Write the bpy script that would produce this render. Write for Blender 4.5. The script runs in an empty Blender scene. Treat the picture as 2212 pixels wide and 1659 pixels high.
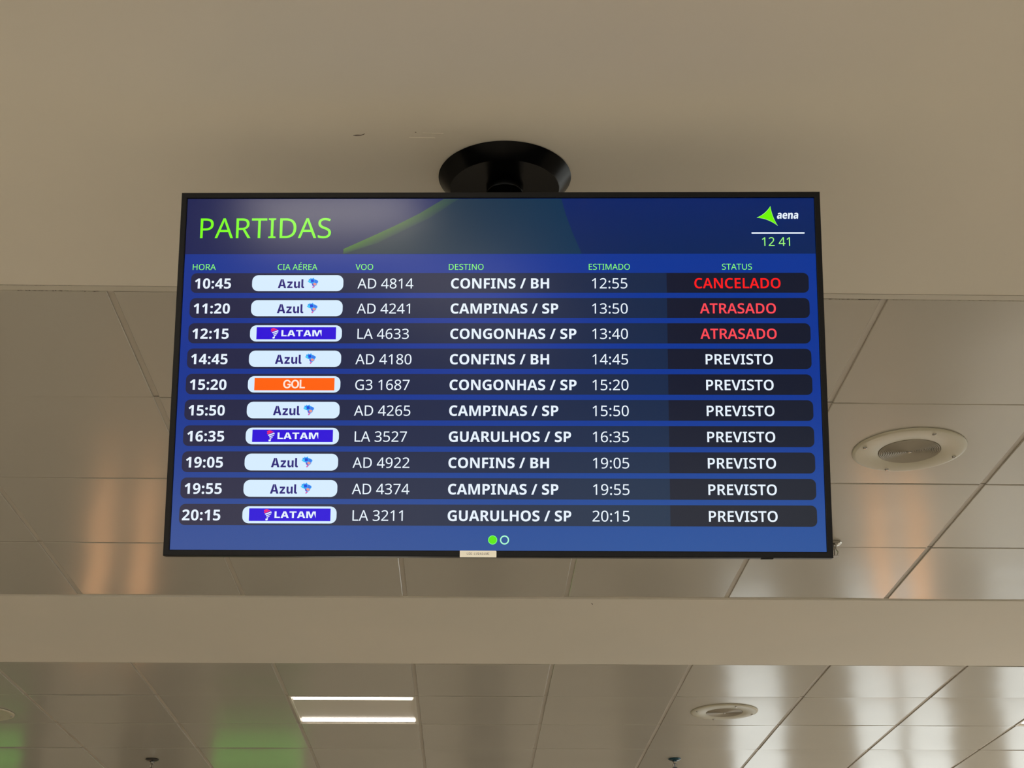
import bpy, bmesh, math, random
from mathutils import Vector, Matrix
from mathutils.geometry import tessellate_polygon

random.seed(7)
SC = bpy.context.scene
COL = SC.collection

# ---------------------------------------------------------------- camera
F_PX = 3355.5
PITCH, YAW, ROLL = 0.4297490, -0.0304305, -0.0036418


def basis(pitch, yaw, roll):
    cp, sp, cy, sy = math.cos(pitch), math.sin(pitch), math.cos(yaw), math.sin(yaw)
    fwd = Vector((-sy * cp, cy * cp, sp))
    right = Vector((cy, sy, 0))
    up = right.cross(fwd)
    r = right * math.cos(roll) + up * math.sin(roll)
    u = up * math.cos(roll) - right * math.sin(roll)
    return r, u, fwd


r_, u_, f_ = basis(PITCH, YAW, ROLL)
cam = bpy.data.cameras.new('camera')
cam.sensor_fit = 'HORIZONTAL'
cam.sensor_width = 36.0
cam.lens = F_PX / 2212 * 36.0
cam.clip_start = 0.05
cam.clip_end = 200
camo = bpy.data.objects.new('camera', cam)
COL.objects.link(camo)
camo.matrix_world = Matrix(((r_.x, u_.x, -f_.x, 0), (r_.y, u_.y, -f_.y, 0), (r_.z, u_.z, -f_.z, 0), (0, 0, 0, 1)))
SC.camera = camo

# ---------------------------------------------------------------- view, world, lamps
SC.view_settings.view_transform = 'Standard'
SC.view_settings.look = 'None'
SC.view_settings.gamma = 1
SC.view_settings.exposure = 0
SC.view_settings.use_curve_mapping = False
SC.cycles.use_denoising = True
SC.cycles.max_bounces = 8
SC.cycles.diffuse_bounces = 5

world = bpy.data.worlds.new('overcast_daylight')
SC.world = world
world.use_nodes = True
bg = world.node_tree.nodes['Background']
bg.inputs['Color'].default_value = (0.97, 1.0, 0.95, 1)
bg.inputs['Strength'].default_value = 1.75

H = 1.761          # height of the ceiling above the camera
FLOOR = -1.60      # floor level relative to the camera
T = 0.625          # ceiling tile module
X0 = -0.865        # column line of the grid
YA = 3.326         # first row of the near tile zone
YB = 6.852         # first row of the far tile zone
WARM = (1.0, 0.90, 0.74)


def area(x, y, w, d, power, color=WARM):
    l = bpy.data.lights.new('panel_lamp', 'AREA')
    l.shape = 'RECTANGLE'
    l.size, l.size_y = w, d
    l.energy = power
    l.color = color
    o = bpy.data.objects.new('panel_lamp', l)
    o.location = (x, y, H - 0.02)
    COL.objects.link(o)
    return o


LAMP_W = 25.5
for ix in range(-2, 3):
    for yy, gain in ((-9.5, 1.0), (-5.9, 1.4), (-2.5, 2.0), (0.95, 2.6), (11.5, 0.3), (14.6, 0.5)):
        if ix == 0 and yy == 0.95:
            gain = 1.35
        if ix > 0 and yy == 0.95:
            gain = 1.3
        area(-0.57 + 3.75 * ix, yy, 0.6 if yy < 0 else 0.5, 0.6 if yy < 0 else 0.42, LAMP_W * gain * (1.0 if ix < 1 else 0.8))
for ix in (-2, -1, 2):
    area(-0.5525 + 3.75 * ix, 7.79, 0.6, 0.6, LAMP_W * 0.7)

sun = bpy.data.lights.new('sun', 'SUN')
sun.energy = 10.0
sun.color = (1.0, 0.96, 0.88)
sun.angle = math.radians(3)
suno = bpy.data.objects.new('sun', sun)
suno.rotation_euler = Vector((0.80, 0.10, 0.62)).to_track_quat('Z', 'Y').to_euler()
COL.objects.link(suno)


# ---------------------------------------------------------------- helpers
def lin(c):
    return tuple((v / 12.92 if v <= 0.04045 else ((v + 0.055) / 1.055) ** 2.4) for v in (q / 255 for q in c))


def mat(name, color=(0.5, 0.5, 0.5), rough=0.5, metal=0.0, spec=0.5, emit=None, strength=0.0, coat=0.0):
    m = bpy.data.materials.new(name)
    m.use_nodes = True
    b = m.node_tree.nodes['Principled BSDF']
    b.inputs['Base Color'].default_value = (*color, 1)
    b.inputs['Roughness'].default_value = rough
    b.inputs['Metallic'].default_value = metal
    b.inputs['Specular IOR Level'].default_value = spec
    b.inputs['Coat Weight'].default_value = coat
    if emit:
        b.inputs['Emission Color'].default_value = (*emit, 1)
        b.inputs['Emission Strength'].default_value = strength
    return m


def add_bump(m, scale, strength, dist, detail=2.0, coord='Object', stretch=None):
    nt = m.node_tree
    b = nt.nodes['Principled BSDF']
    tc = nt.nodes.new('ShaderNodeTexCoord')
    n = nt.nodes.new('ShaderNodeTexNoise')
    n.inputs['Scale'].default_value = scale
    n.inputs['Detail'].default_value = detail
    src = tc.outputs[coord]
    if stretch:
        mp = nt.nodes.new('ShaderNodeMapping')
        mp.inputs['Scale'].default_value = stretch
        nt.links.new(src, mp.inputs['Vector'])
        src = mp.outputs['Vector']
    nt.links.new(src, n.inputs['Vector'])
    bp = nt.nodes.new('ShaderNodeBump')
    bp.inputs['Strength'].default_value = strength
    bp.inputs['Distance'].default_value = dist
    nt.links.new(n.outputs['Fac'], bp.inputs['Height'])
    prev = b.inputs['Normal'].links[0].from_socket if b.inputs['Normal'].links else None
    if prev:
        nt.links.new(prev, bp.inputs['Normal'])
    nt.links.new(bp.outputs['Normal'], b.inputs['Normal'])
    return n


def add_tint(m, c1, c2, scale, detail=3.0, lo=0.35, hi=0.65, coord='Object'):
    nt = m.node_tree
    b = nt.nodes['Principled BSDF']
    tc = nt.nodes.new('ShaderNodeTexCoord')
    n = nt.nodes.new('ShaderNodeTexNoise')
    n.inputs['Scale'].default_value = scale
    n.inputs['Detail'].default_value = detail
    r = nt.nodes.new('ShaderNodeValToRGB')
    r.color_ramp.elements[0].position = lo
    r.color_ramp.elements[1].position = hi
    r.color_ramp.elements[0].color = (*c1, 1)
    r.color_ramp.elements[1].color = (*c2, 1)
    nt.links.new(tc.outputs[coord], n.inputs['Vector'])
    nt.links.new(n.outputs['Fac'], r.inputs['Fac'])
    nt.links.new(r.outputs['Color'], b.inputs['Base Color'])


def link(name, me, m=None, parent=None, loc=None, kind=None):
    o = bpy.data.objects.new(name, me)
    COL.objects.link(o)
    if m is not None and not me.materials:
        me.materials.append(m)
    if parent is not None:
        o.parent = parent
    if loc is not None:
        o.location = loc
    if kind:
        o['kind'] = kind
    return o


def mesh_of(bm, name, smooth=False):
    me = bpy.data.meshes.new(name)
    bmesh.ops.recalc_face_normals(bm, faces=bm.faces)
    bm.to_mesh(me)
    bm.free()
    if smooth:
        for p in me.polygons:
            p.use_smooth = True
    return me


def box_bm(bm, lo, hi, bevel=0.0, seg=1):
    x0, y0, z0 = lo
    x1, y1, z1 = hi
    vs = [bm.verts.new(v) for v in ((x0, y0, z0), (x1, y0, z0), (x1, y1, z0), (x0, y1, z0), (x0, y0, z1), (x1, y0, z1), (x1, y1, z1), (x0, y1, z1))]
    fs = [bm.faces.new([vs[i] for i in q]) for q in ((0, 3, 2, 1), (4, 5, 6, 7), (0, 1, 5, 4), (1, 2, 6, 5), (2, 3, 7, 6), (3, 0, 4, 7))]
    if bevel:
        es = list({e for f in fs for e in f.edges})
        bmesh.ops.bevel(bm, geom=es, offset=bevel, segments=seg, profile=0.5, affect='EDGES')


def box(name, lo, hi, m, parent=None, bevel=0.0, seg=1, kind=None, loc=None):
    bm = bmesh.new()
    box_bm(bm, lo, hi, bevel, seg)
    return link(name, mesh_of(bm, name), m, parent, loc, kind)


def lathe_me(name, prof, seg=64, smooth=True):
    """prof: (radius, z) pairs, revolved about z."""
    bm = bmesh.new()
    rings = []
    for r, z in prof:
        if r < 1e-6:
            rings.append([bm.verts.new((0, 0, z))])
        else:
            rings.append([bm.verts.new((r * math.cos(2 * math.pi * i / seg), r * math.sin(2 * math.pi * i / seg), z)) for i in range(seg)])
    for a, b in zip(rings, rings[1:]):
        for i in range(seg):
            j = (i + 1) % seg
            if len(a) == 1 and len(b) == 1:
                continue
            if len(a) == 1:
                bm.faces.new((a[0], b[i], b[j]))
            elif len(b) == 1:
                bm.faces.new((a[i], b[0], a[j]))
            else:
                bm.faces.new((a[i], b[i], b[j], a[j]))
    me = mesh_of(bm, name, smooth)
    if smooth:
        me.set_sharp_from_angle(angle=math.radians(35))
    return me


def thing(name, label, cat, loc=(0, 0, 0), group=None):
    o = bpy.data.objects.new(name, None)
    o.empty_display_size = 0.05
    COL.objects.link(o)
    o.location = loc
    o['label'] = label
    o['category'] = cat
    if group:
        o['group'] = group
    return o


# ---------------------------------------------------------------- materials
M_PLASTER = mat('painted_plaster', (0.76, 0.71, 0.62), 0.62, spec=0.3)
add_tint(M_PLASTER, (0.742, 0.70, 0.615), (0.775, 0.722, 0.63), 1.1)
add_bump(M_PLASTER, 1.3, 0.30, 0.02, 1.0)
add_bump(M_PLASTER, 260, 0.05, 0.001, 2.0)
M_TILE = mat('enamelled_metal_tile', (0.485, 0.455, 0.395), 0.16, spec=0.5)
add_bump(M_TILE, 3.0, 0.25, 0.004, 1.0)
add_bump(M_TILE, 300, 0.03, 0.0006, 1.0)
M_RUNNER = mat('runner_paint', (0.52, 0.48, 0.42), 0.45)
M_TRIM = mat('trim_paint', (0.60, 0.56, 0.48), 0.5)
M_GRIME = mat('joint_grime', (0.07, 0.055, 0.045), 0.8)
M_VOID = mat('void_dark', (0.02, 0.018, 0.016), 0.9)
M_FLOOR = mat('polished_floor', (0.42, 0.40, 0.36), 0.25)
add_tint(M_FLOOR, (0.41, 0.385, 0.345), (0.48, 0.455, 0.41), 0.6)
M_WALL = mat('wall_paint', (0.46, 0.43, 0.38), 0.6)
M_COLUMN = mat('column_paint', (0.16, 0.15, 0.14), 0.5)
M_WARMGLOW = mat('warm_added_glow', (0.8, 0.5, 0.3), 0.4, emit=(1.0, 0.47, 0.20), strength=2.2)
M_GREENSIGN = mat('green_backlit_panel', (0.1, 0.5, 0.1), 0.4, emit=(0.20, 0.95, 0.10), strength=1.0)
M_BEZEL = mat('bezel_plastic', (0.010, 0.010, 0.011), 0.42, spec=0.12)
M_BLACK = mat('black_plastic', (0.004, 0.004, 0.004), 0.5, spec=0.2)
M_GLOSSBLACK = mat('black_powder_coat', (0.0015, 0.0015, 0.0015), 0.22, spec=0.13)
add_bump(M_GLOSSBLACK, 900, 0.12, 0.0006)
M_CHROME = mat('chrome', (0.40, 0.38, 0.34), 0.14, metal=1.0)
M_DARKMETAL = mat('dark_metal', (0.10, 0.10, 0.10), 0.3, metal=1.0)
M_TEAL = mat('dark_teal_metal', (0.02, 0.07, 0.10), 0.25, metal=0.6)
M_SPEAKER = mat('cream_speaker_enamel', (0.54, 0.505, 0.385), 0.34)
M_GRILLE = mat('speaker_grille_metal', (0.42, 0.38, 0.31), 0.42)
M_HOUSING = mat('lamp_housing_enamel', (0.72, 0.68, 0.60), 0.32)
M_STRIP = mat('lit_diffuser', (1, 1, 1), 0.4, emit=(1.0, 0.90, 0.80), strength=6)
M_STICKER = mat('sticker_paper', (0.86, 0.83, 0.74), 0.55)
M_INK = mat('sticker_ink', (0.05, 0.03, 0.04), 0.6)
M_GOUGE = mat('scuff_grey', (0.20, 0.17, 0.14), 0.7)
M_SCRATCH = mat('scratch_white', (0.86, 0.80, 0.70), 0.6)
M_BULB = mat('blue_glass_bulb', (0.02, 0.10, 0.25), 0.1)

# display pixels: a glossy black panel whose emission is its picture plus painted haze
M_PIX = bpy.data.materials.new('display_pixels')
M_PIX.use_nodes = True
_b = M_PIX.node_tree.nodes['Principled BSDF']
_b.inputs['Base Color'].default_value = (0.001, 0.001, 0.001, 1)
_b.inputs['Roughness'].default_value = 0.18
_b.inputs['Emission Strength'].default_value = 1.0
_b.inputs['Specular IOR Level'].default_value = 0.20
_a = M_PIX.node_tree.nodes.new('ShaderNodeAttribute')
_a.attribute_name = 'pixel'
M_PIX.node_tree.links.new(_a.outputs['Color'], _b.inputs['Emission Color'])

# ---------------------------------------------------------------- the hall (setting)
XL, XR, YBK, YFW = -11.0, 8.0, -13.0, 16.0
floor = box('floor', (XL, YBK, FLOOR - 0.1), (XR, YFW, FLOOR), M_FLOOR, kind='structure')

ceiling = box('ceiling', (XL, YBK, H + 0.10), (XR, YFW, H + 0.20), M_VOID, kind='structure')
box('plaster_soffit', (XL, YBK, H), (XR, 3.298, H + 0.06), M_PLASTER, ceiling)
box('plaster_band', (XL, 5.834, H - 0.004), (XR, 6.838, H + 0.06), M_PLASTER, ceiling)
box('plaster_soffit', (XL, YB + 5 * T, H), (XR, YFW, H + 0.06), M_PLASTER, ceiling)


def wall_with_openings(name, axis, at, lo, hi, openings, m, thick=0.15, z0=FLOOR, z1=H + 0.1):
    """A wall along x (axis 'x', at y) or along y with rectangular openings (a, b, zlo, zhi)."""
    bm = bmesh.new()
    cuts = sorted(openings)

    def put(a, b, za, zb):
        if b - a < 1e-4 or zb - za < 1e-4:
            return
        if axis == 'x':
            box_bm(bm, (a, at, za), (b, at + thick, zb))
        else:
            box_bm(bm, (at, a, za), (at + thick, b, zb))
    cur = lo
    for a, b, za, zb in cuts:
        put(cur, a, z0, z1)
        put(a, b, z0, za)
        put(a, b, zb, z1)
        cur = b
    put(cur, hi, z0, z1)
    return link(name, mesh_of(bm, name), m, kind='structure')


wall_with_openings('wall_front', 'x', YFW, XL, XR, [
    (2.75, 3.3, -1.3, 1.5), (4.05, 4.52, -1.5, 1.55), (4.58, 5.05, -1.5, 1.55), (5.6, 7.8, -1.5, 1.5)], M_WALL)
wall_with_openings('wall_back', 'x', YBK - 0.15, XL, XR, [
    (-9.5, -5.2, -1.5, 0.25), (-4.9, -1.2, -1.5, 0.25), (-0.9, 2.8, -1.5, 0.25), (3.1, 7.6, -1.5, 0.25)], M_WALL)
wall_with_openings('wall_left', 'y', XL - 0.15, YBK, YFW, [(-9.0, -2.0, -1.2, 1.2)], M_WALL)
wall_with_openings('wall_right', 'y', XR, YBK, YFW, [(-11.0, -5.0, -1.4, 1.0), (7.2, 9.5, -1.55, 1.7), (9.8, 12.6, -1.55, 1.7), (13.4, 15.6, 0.2, 1.7)], M_WALL)

for n, (x, y) in enumerate(((0.19, 13.6), (-3.02, 14.6))):
    box('pillar_%d' % (n + 1), (x - 0.16, y - 0.16, FLOOR), (x + 0.16, y + 0.16, H), M_COLUMN, kind='structure', bevel=0.01)

# unseen green lit panels, and warm glows added for the enamelled tiles to mirror
wf = bpy.data.objects['wall_front']
for a, b in ((-6.6, -5.9), (-4.85, -4.3), (-3.15, -2.9), (-2.45, -1.75), (0.0, 0.4), (1.7, 2.2)):
    box('pilaster', (a, YFW - 0.12, FLOOR), (b, YFW - 0.001, H - 0.01), M_COLUMN, wf)


def glow_box(x, y, w, z0, z1, m):
    o = box('mirrored_glow', (x - w / 2, y, z0), (x + w / 2, y + 0.05, z1), m, wf)
    return o


for x in (-3.02, -2.66, 3.42, 3.74):
    glow_box(x, 12.2, 0.13, -1.35, 0.05, M_WARMGLOW)  # made-up warm sources, unseen, for the orange streaks in the tiles
for x in (-4.2, -1.85):
    glow_box(x, 14.0, 0.8 if x > -2 else 0.5, 0.65, 0.82, M_GREENSIGN)

# ---------------------------------------------------------------- ceiling tiles and runners
GX, GY = 0.0085, 0.0024   # half gaps to the neighbours


def tile_mesh(v, bow):
    """One lay-in tile: face at z=0 (seen from below), edges rolled up, slightly bowed."""
    rnd = random.Random(100 + v)
    x1, y1 = T / 2 - GX, T / 2 - GY
    xs = [-x1, -x1 + 0.002, -x1 * 0.5, 0, x1 * 0.5, x1 - 0.002, x1]
    ys = [-y1, -y1 + 0.003, -y1 + 0.075, 0, y1 - 0.075, y1 - 0.003, y1]
    b0, b1 = bow * rnd.uniform(-0.0018, 0.0020), bow * rnd.uniform(-0.0020, 0.0018)
    sag = rnd.uniform(-0.0008, 0.0006)
    bm = bmesh.new()
    g = []
    for j, y in enumerate(ys):
        row = []
        for i, x in enumerate(xs):
            tx, ty = x / x1, y / y1
            z = sag * (1 - tx * tx) * (1 - ty * ty)
            z += (b0 if ty < 0 else b1) * (1 - tx * tx) * max(0, abs(ty) - 0.8) / 0.2
            if j in (0, 6):
                z += 0.0016
            if i in (0, 6):
                z += 0.0016
            row.append(bm.verts.new((x, y, z)))
        g.append(row)
    for j in range(6):
        for i in range(6):
            bm.faces.new((g[j][i], g[j + 1][i], g[j + 1][i + 1], g[j][i + 1]))
    ring = [g[0][i] for i in range(7)] + [g[j][6] for j in range(1, 7)] + [g[6][i] for i in range(5, -1, -1)] + [g[j][0] for j in range(5, 0, -1)]
    up = [bm.verts.new((v.co.x, v.co.y, 0.022)) for v in ring]
    n = len(ring)
    side = [bm.faces.new((ring[k], ring[(k + 1) % n], up[(k + 1) % n], up[k])) for k in range(n)]
    me = bpy.data.meshes.new('ceiling_tile')
    bm.to_mesh(me)
    bm.free()
    for p in me.polygons:
        p.use_smooth = True
    me.set_sharp_from_angle(angle=math.radians(14))
    me.materials.append(M_TILE)
    return me


TILES = [[tile_mesh(v, 0.8) for v in range(5)], [tile_mesh(20 + v, 1.9) for v in range(8)]]
KX = range(-6, 9)
LAMPS_AT = {(0, 1), (6, 1)}
for zone, (ys, rows) in enumerate(((YA, 4), (YB, 5))):
    for j in range(rows):
        for k in KX:
            if zone == 1 and (k, j) in LAMPS_AT:
                continue
            o = link('ceiling_tile', random.choice(TILES[zone]), None, ceiling,
                     (X0 + (k + 0.5) * T, ys + (j + 0.5) * T, H + random.uniform(-0.0008, 0.0008)))
            o.rotation_euler = (random.uniform(-0.003, 0.003), random.uniform(-0.002, 0.002), random.uniform(-0.001, 0.001))
    for k in range(-6, 10):
        for j in range(rows):
            a, b = ys + j * T + 0.006, ys + (j + 1) * T - 0.002
            box('ceiling_runner', (-0.0105, a, 0), (0.0105, b, 0.012), M_RUNNER, ceiling, loc=(X0 + k * T, 0, H + 0.0045))
    for j in range(rows + 1):
        box('cross_runner', (X0 - 6 * T, ys + j * T - 0.010, H + 0.024), (X0 + 9 * T, ys + j * T + 0.010, H + 0.034), M_VOID, ceiling)
for a, b in ((YA, YA + 4 * T), (YB, YB + 5 * T)):
    box('plaster_soffit', (XL, a, H), (X0 - 6 * T - 0.01, b, H + 0.06), M_PLASTER, ceiling)
    box('plaster_soffit', (X0 + 9 * T + 0.01, a, H), (XR, b, H + 0.06), M_PLASTER, ceiling)

box('trim_1', (XL, 3.300, H - 0.001), (XR, 3.3235, H + 0.02), M_TRIM, kind='structure')
box('trim_2', (XL, 6.8405, H - 0.001), (XR, 6.8490, H + 0.02), M_TRIM, kind='structure')
box('trim_3', (XL, 5.8265, H + 0.004), (XR, 5.8335, H + 0.02), M_TRIM, kind='structure')


def decal(name, pts, m, z=H - 0.0006):
    """A thin irregular scuff lying on the plaster."""
    bm = bmesh.new()
    n = len(pts)
    lo = [bm.verts.new((x, y, z)) for x, y in pts]
    hi = [bm.verts.new((x, y, z + 0.0005)) for x, y in pts]
    bm.faces.new(lo)
    bm.faces.new(hi[::-1])
    for i in range(n):
        bm.faces.new((lo[i], lo[(i + 1) % n], hi[(i + 1) % n], hi[i]))
    return link(name, mesh_of(bm, name), m, ceiling)


decal('plaster_scuff', [(-0.238, 2.6445), (-0.230, 2.6425), (-0.222, 2.643), (-0.214, 2.6375), (-0.2165, 2.643), (-0.224, 2.6455), (-0.232, 2.6465)], M_GOUGE)
decal('plaster_scuff', [(-0.1135, 2.630), (-0.111, 2.629), (-0.110, 2.631), (-0.1125, 2.632)], M_GOUGE)
decal('plaster_scratch', [(-0.098, 2.6325), (-0.056, 2.6335), (-0.056, 2.6345), (-0.098, 2.6335)], M_SCRATCH)
decal('plaster_scratch', [(-0.125, 2.6485), (-0.073, 2.6495), (-0.073, 2.651), (-0.125, 2.650)], M_SCRATCH)
decal('plaster_scuff', [(0.486, 5.886), (0.492, 5.892), (0.4955, 5.906), (0.4925, 5.907), (0.489, 5.896)], M_GOUGE, z=H - 0.0046)



def grime(x0, x1, y, w, dens, seed):
    """A ragged line of dirt and cracked paint along a joint."""
    rnd = random.Random(seed)
    bm = bmesh.new()
    x = x0
    z = H - 0.0012
    while x < x1:
        L = rnd.uniform(0.003, 0.016)
        if rnd.random() < dens:
            a, b = y - w * rnd.uniform(0.1, 1.0), y + w * rnd.uniform(0.1, 1.0)
            m_ = rnd.uniform(0.2, 0.8) * L
            pts = [(x, y), (x + m_, a), (x + L, y + w * 0.1), (x + m_ * rnd.uniform(0.5, 1.2), b)]
            bm.faces.new([bm.verts.new((px, py, z)) for px, py in pts])
        x += L * rnd.uniform(0.5, 1.1)
    o = link('joint_grime', mesh_of(bm, 'joint_grime'), M_GRIME, ceiling, kind='stuff')
    return o


grime(-1.09, -0.90, 3.3250, 0.0030, 0.8, 1)
grime(-1.20, -0.95, 3.2990, 0.0009, 0.9, 2)
grime(0.62, 1.00, 3.3250, 0.0022, 0.9, 3)
grime(1.00, 1.40, 3.3250, 0.0012, 0.8, 4)
grime(-0.50, 0.25, 6.8395, 0.0032, 0.75, 5)
grime(0.30, 1.50, 6.8395, 0.0026, 0.7, 6)
grime(1.50, 2.40, 6.8395, 0.0044, 0.95, 7)

# ---------------------------------------------------------------- ceiling speakers
PLATE = lathe_me('plate', [(0.0, 0.0), (0.169, 0.0), (0.1695, -0.0015), (0.168, -0.004), (0.163, -0.0062), (0.158, -0.0064), (0.095, -0.0068), (0.0925, -0.0058), (0.0922, -0.001), (0.0, -0.001)], 72)
_gp = [(0.0, -0.0068)]
for q in range(17):
    r = 0.006 + q * 0.005
    _gp += [(r, -0.0068), (r + 0.0022, -0.0085), (r + 0.0034, -0.0068), (r + 0.0042, -0.0030)]
_gp += [(0.0922, -0.0066)]
GRILLE = lathe_me('grille', _gp, 56)
SCREW = lathe_me('screw', [(0.0, -0.0045), (0.0035, -0.0045), (0.0058, -0.0028), (0.0064, 0.0), (0.0, 0.001)], 12)
for me, m in ((PLATE, M_SPEAKER), (GRILLE, M_GRILLE), (SCREW, M_CHROME)):
    me.materials.append(m)


def speaker(x, y, label):
    t = thing('ceiling_speaker', label, 'speaker', (x, y, H - 0.0005), 'round speakers in the tiled ceiling')
    link('plate', PLATE, None, t)
    link('grille', GRILLE, None, t)
    for dx, dy in ((-0.141, -0.028), (0.038, -0.136), (0.146, 0.038), (-0.032, 0.146), (0.0, 0.0)):
        link('screw', SCREW, None, t, (dx, dy, -0.0065))
    return t


speaker(1.3225, 4.285, 'large round cream ceiling speaker right of the departures monitor, with ribbed grille')
speaker(1.3025, 7.780, 'small-looking round ceiling speaker in the far tiles beyond the plaster band, lower right')
speaker(-2.445, 7.870, 'ceiling speaker cut off at the left edge of the photo, in the far tiles')

# ---------------------------------------------------------------- ceiling panel lights
def panel_light(x, y, label):
    t = thing('ceiling_light', label, 'ceiling light', (x, y, H), 'twin strip panel lights in the far tiles')
    s = T / 2 - 0.006
    bm = bmesh.new()
    box_bm(bm, (-s, -s, 0.004), (s, s, 0.05))
    link('housing', mesh_of(bm, 'housing'), M_HOUSING, t)
    bm = bmesh.new()
    for a, b in (((-s, -s, -0.0015), (s, -s + 0.010, 0.0038)), ((-s, s - 0.010, -0.0015), (s, s, 0.0038)), ((-s, -s + 0.0101, -0.0015), (-s + 0.010, s - 0.0101, 0.0038)), ((s - 0.010, -s + 0.0101, -0.0015), (s, s - 0.0101, 0.0038))):
        box_bm(bm, a, b)
    link('rim', mesh_of(bm, 'rim'), M_HOUSING, t)
    for yy in (-0.296, 0.192):
        box('diffuser', (-0.290, yy, -0.001), (0.290, yy + 0.060, 0.0038), M_STRIP, t, bevel=0.001, seg=1)
        l = bpy.data.lights.new('lamp_glow', 'AREA')
        l.shape = 'RECTANGLE'
        l.size, l.size_y, l.energy, l.color = 0.56, 0.05, 10, WARM
        lo = bpy.data.objects.new('lamp_glow', l)
        COL.objects.link(lo)
        lo.parent = t
        lo.location = (0, yy + 0.030, -0.0025)
    return t


panel_light(X0 + 0.5 * T, YB + 1.5 * T, 'lit ceiling light with two glowing white strips, below the monitor')
panel_light(X0 + 6.5 * T - 0.004, YB + 1.5 * T, 'lit ceiling light only just showing at the lower right edge of the photo')

# ---------------------------------------------------------------- sprinklers
def sprinkler(x, y, label, r=0.028, bulb=None, finish=None):
    finish = finish or M_CHROME
    t = thing('fire_sprinkler', label, 'sprinkler', (x, y, H), 'sprinkler heads hanging from the ceiling tiles')
    link('escutcheon', lathe_me('escutcheon', [(0, 0.0), (r, -0.0005), (r * 1.02, -0.003), (r * 0.93, -0.007), (r * 0.6, -0.0115), (r * 0.38, -0.013), (r * 0.36, -0.017), (0, -0.017)], 40), finish, t)
    link('neck', lathe_me('neck', [(0, -0.0165), (0.0085, -0.0165), (0.0085, -0.026), (0.0065, -0.028), (0, -0.028)], 16), M_CHROME, t)
    bm = bmesh.new()
    for s in (-1, 1):
        pts = [(s * 0.007, -0.026), (s * 0.0125, -0.034), (s * 0.010, -0.044), (s * 0.002, -0.050)]
        for (xa, za), (xb, zb) in zip(pts, pts[1:]):
            q = [bm.verts.new(c) for c in ((xa - 0.0015, -0.002, za), (xa + 0.0015, -0.002, za), (xa + 0.0015, 0.002, za), (xa - 0.0015, 0.002, za), (xb - 0.0015, -0.002, zb), (xb + 0.0015, -0.002, zb), (xb + 0.0015, 0.002, zb), (xb - 0.0015, 0.002, zb))]
            for f in ((0, 1, 2, 3), (7, 6, 5, 4), (0, 4, 5, 1), (1, 5, 6, 2), (2, 6, 7, 3), (3, 7, 4, 0)):
                bm.faces.new([q[i] for i in f])
    link('frame_arms', mesh_of(bm, 'frame_arms'), M_CHROME, t)
    link('bulb', lathe_me('bulb', [(0, -0.0275), (0.002, -0.0285), (0.0022, -0.047), (0, -0.0485)], 10), bulb or M_GOUGE, t)
    link('deflector', lathe_me('deflector', [(0, -0.0495), (0.006, -0.0500), (0.0145, -0.0512), (0.0148, -0.0524), (0.0, -0.0524)], 24), finish, t)
    return t


sprinkler(1.283, 5.150, 'chrome sprinkler head half hidden behind the lower right corner of the monitor')
sprinkler(-1.794, 9.040, 'sprinkler head at the bottom of the photo, left of the lit ceiling light', 0.038, None, M_DARKMETAL)
sprinkler(1.201, 8.990, 'sprinkler head at the bottom of the photo, below the far round speaker', 0.036, M_BULB, M_TEAL)

# ---------------------------------------------------------------- ceiling mount
CX, CY = 0.0715, 2.795
mount = thing('ceiling_mount', 'glossy black round ceiling mount with a pole behind the departures monitor', 'monitor mount', (CX, CY, H))
link('canopy', lathe_me('canopy', [(0.0, -0.0003), (0.1385, -0.0003), (0.1395, -0.002), (0.137, -0.0045), (0.1160, -0.0290), (0.1140, -0.0305), (0.1115, -0.0300), (0.0, -0.0285)], 96), M_GLOSSBLACK, mount)
link('collar', lathe_me('collar', [(0.0350, -0.028), (0.0385, -0.0285), (0.0385, -0.0385), (0.0372, -0.0405), (0.0355, -0.0400), (0.0350, -0.0385)], 64), M_GLOSSBLACK, mount)
link('pole', lathe_me('pole', [(0, -0.0290), (0.0345, -0.0290), (0.0345, -0.660), (0, -0.660)], 40), M_GLOSSBLACK, mount)
box('bracket', (-0.10, -0.058, -0.60), (0.10, -0.0365, -0.44), M_BLACK, mount, bevel=0.004)
box('bracket_clamp', (-0.042, -0.0362, -0.58), (0.042, 0.040, -0.46), M_BLACK, mount, bevel=0.004)

# ---------------------------------------------------------------- departures monitor
q = (0.05454936, 2.65300809, 1.24456354, 0.21846064, -0.05168299, -0.0137597)
cx, cy, cz, tilt, yaw, roll = q
nn = Vector((math.sin(yaw) * math.cos(tilt), -math.cos(yaw) * math.cos(tilt), -math.sin(tilt)))
rr = Vector((math.cos(yaw), math.sin(yaw), 0))
uu = nn.cross(rr).normalized()
r2 = rr * math.cos(roll) + uu * math.sin(roll)
u2 = uu * math.cos(roll) - rr * math.sin(roll)
tv = thing('departures_monitor', 'large black flat screen hanging from the ceiling, listing flight departures on blue', 'monitor')
tv.matrix_world = Matrix(((r2.x, u2.x, nn.x, cx), (r2.y, u2.y, nn.y, cy), (r2.z, u2.z, nn.z, cz), (0, 0, 0, 1)))
SW, SH = 1.2096, 0.6804
OW, OH = SW / 2 + 0.0115, SH / 2 + 0.0115


def rect_ring(bm, secs):
    """Rings of rectangle corners (hx, hy, z) joined in order."""
    rings = [[bm.verts.new((sx * hx, sy * hy, z)) for sx, sy in ((-1, -1), (1, -1), (1, 1), (-1, 1))] for hx, hy, z in secs]
    for a, b in zip(rings, rings[1:]):
        for i in range(4):
            j = (i + 1) % 4
            bm.faces.new((a[i], a[j], b[j], b[i]))
    return rings


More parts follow.
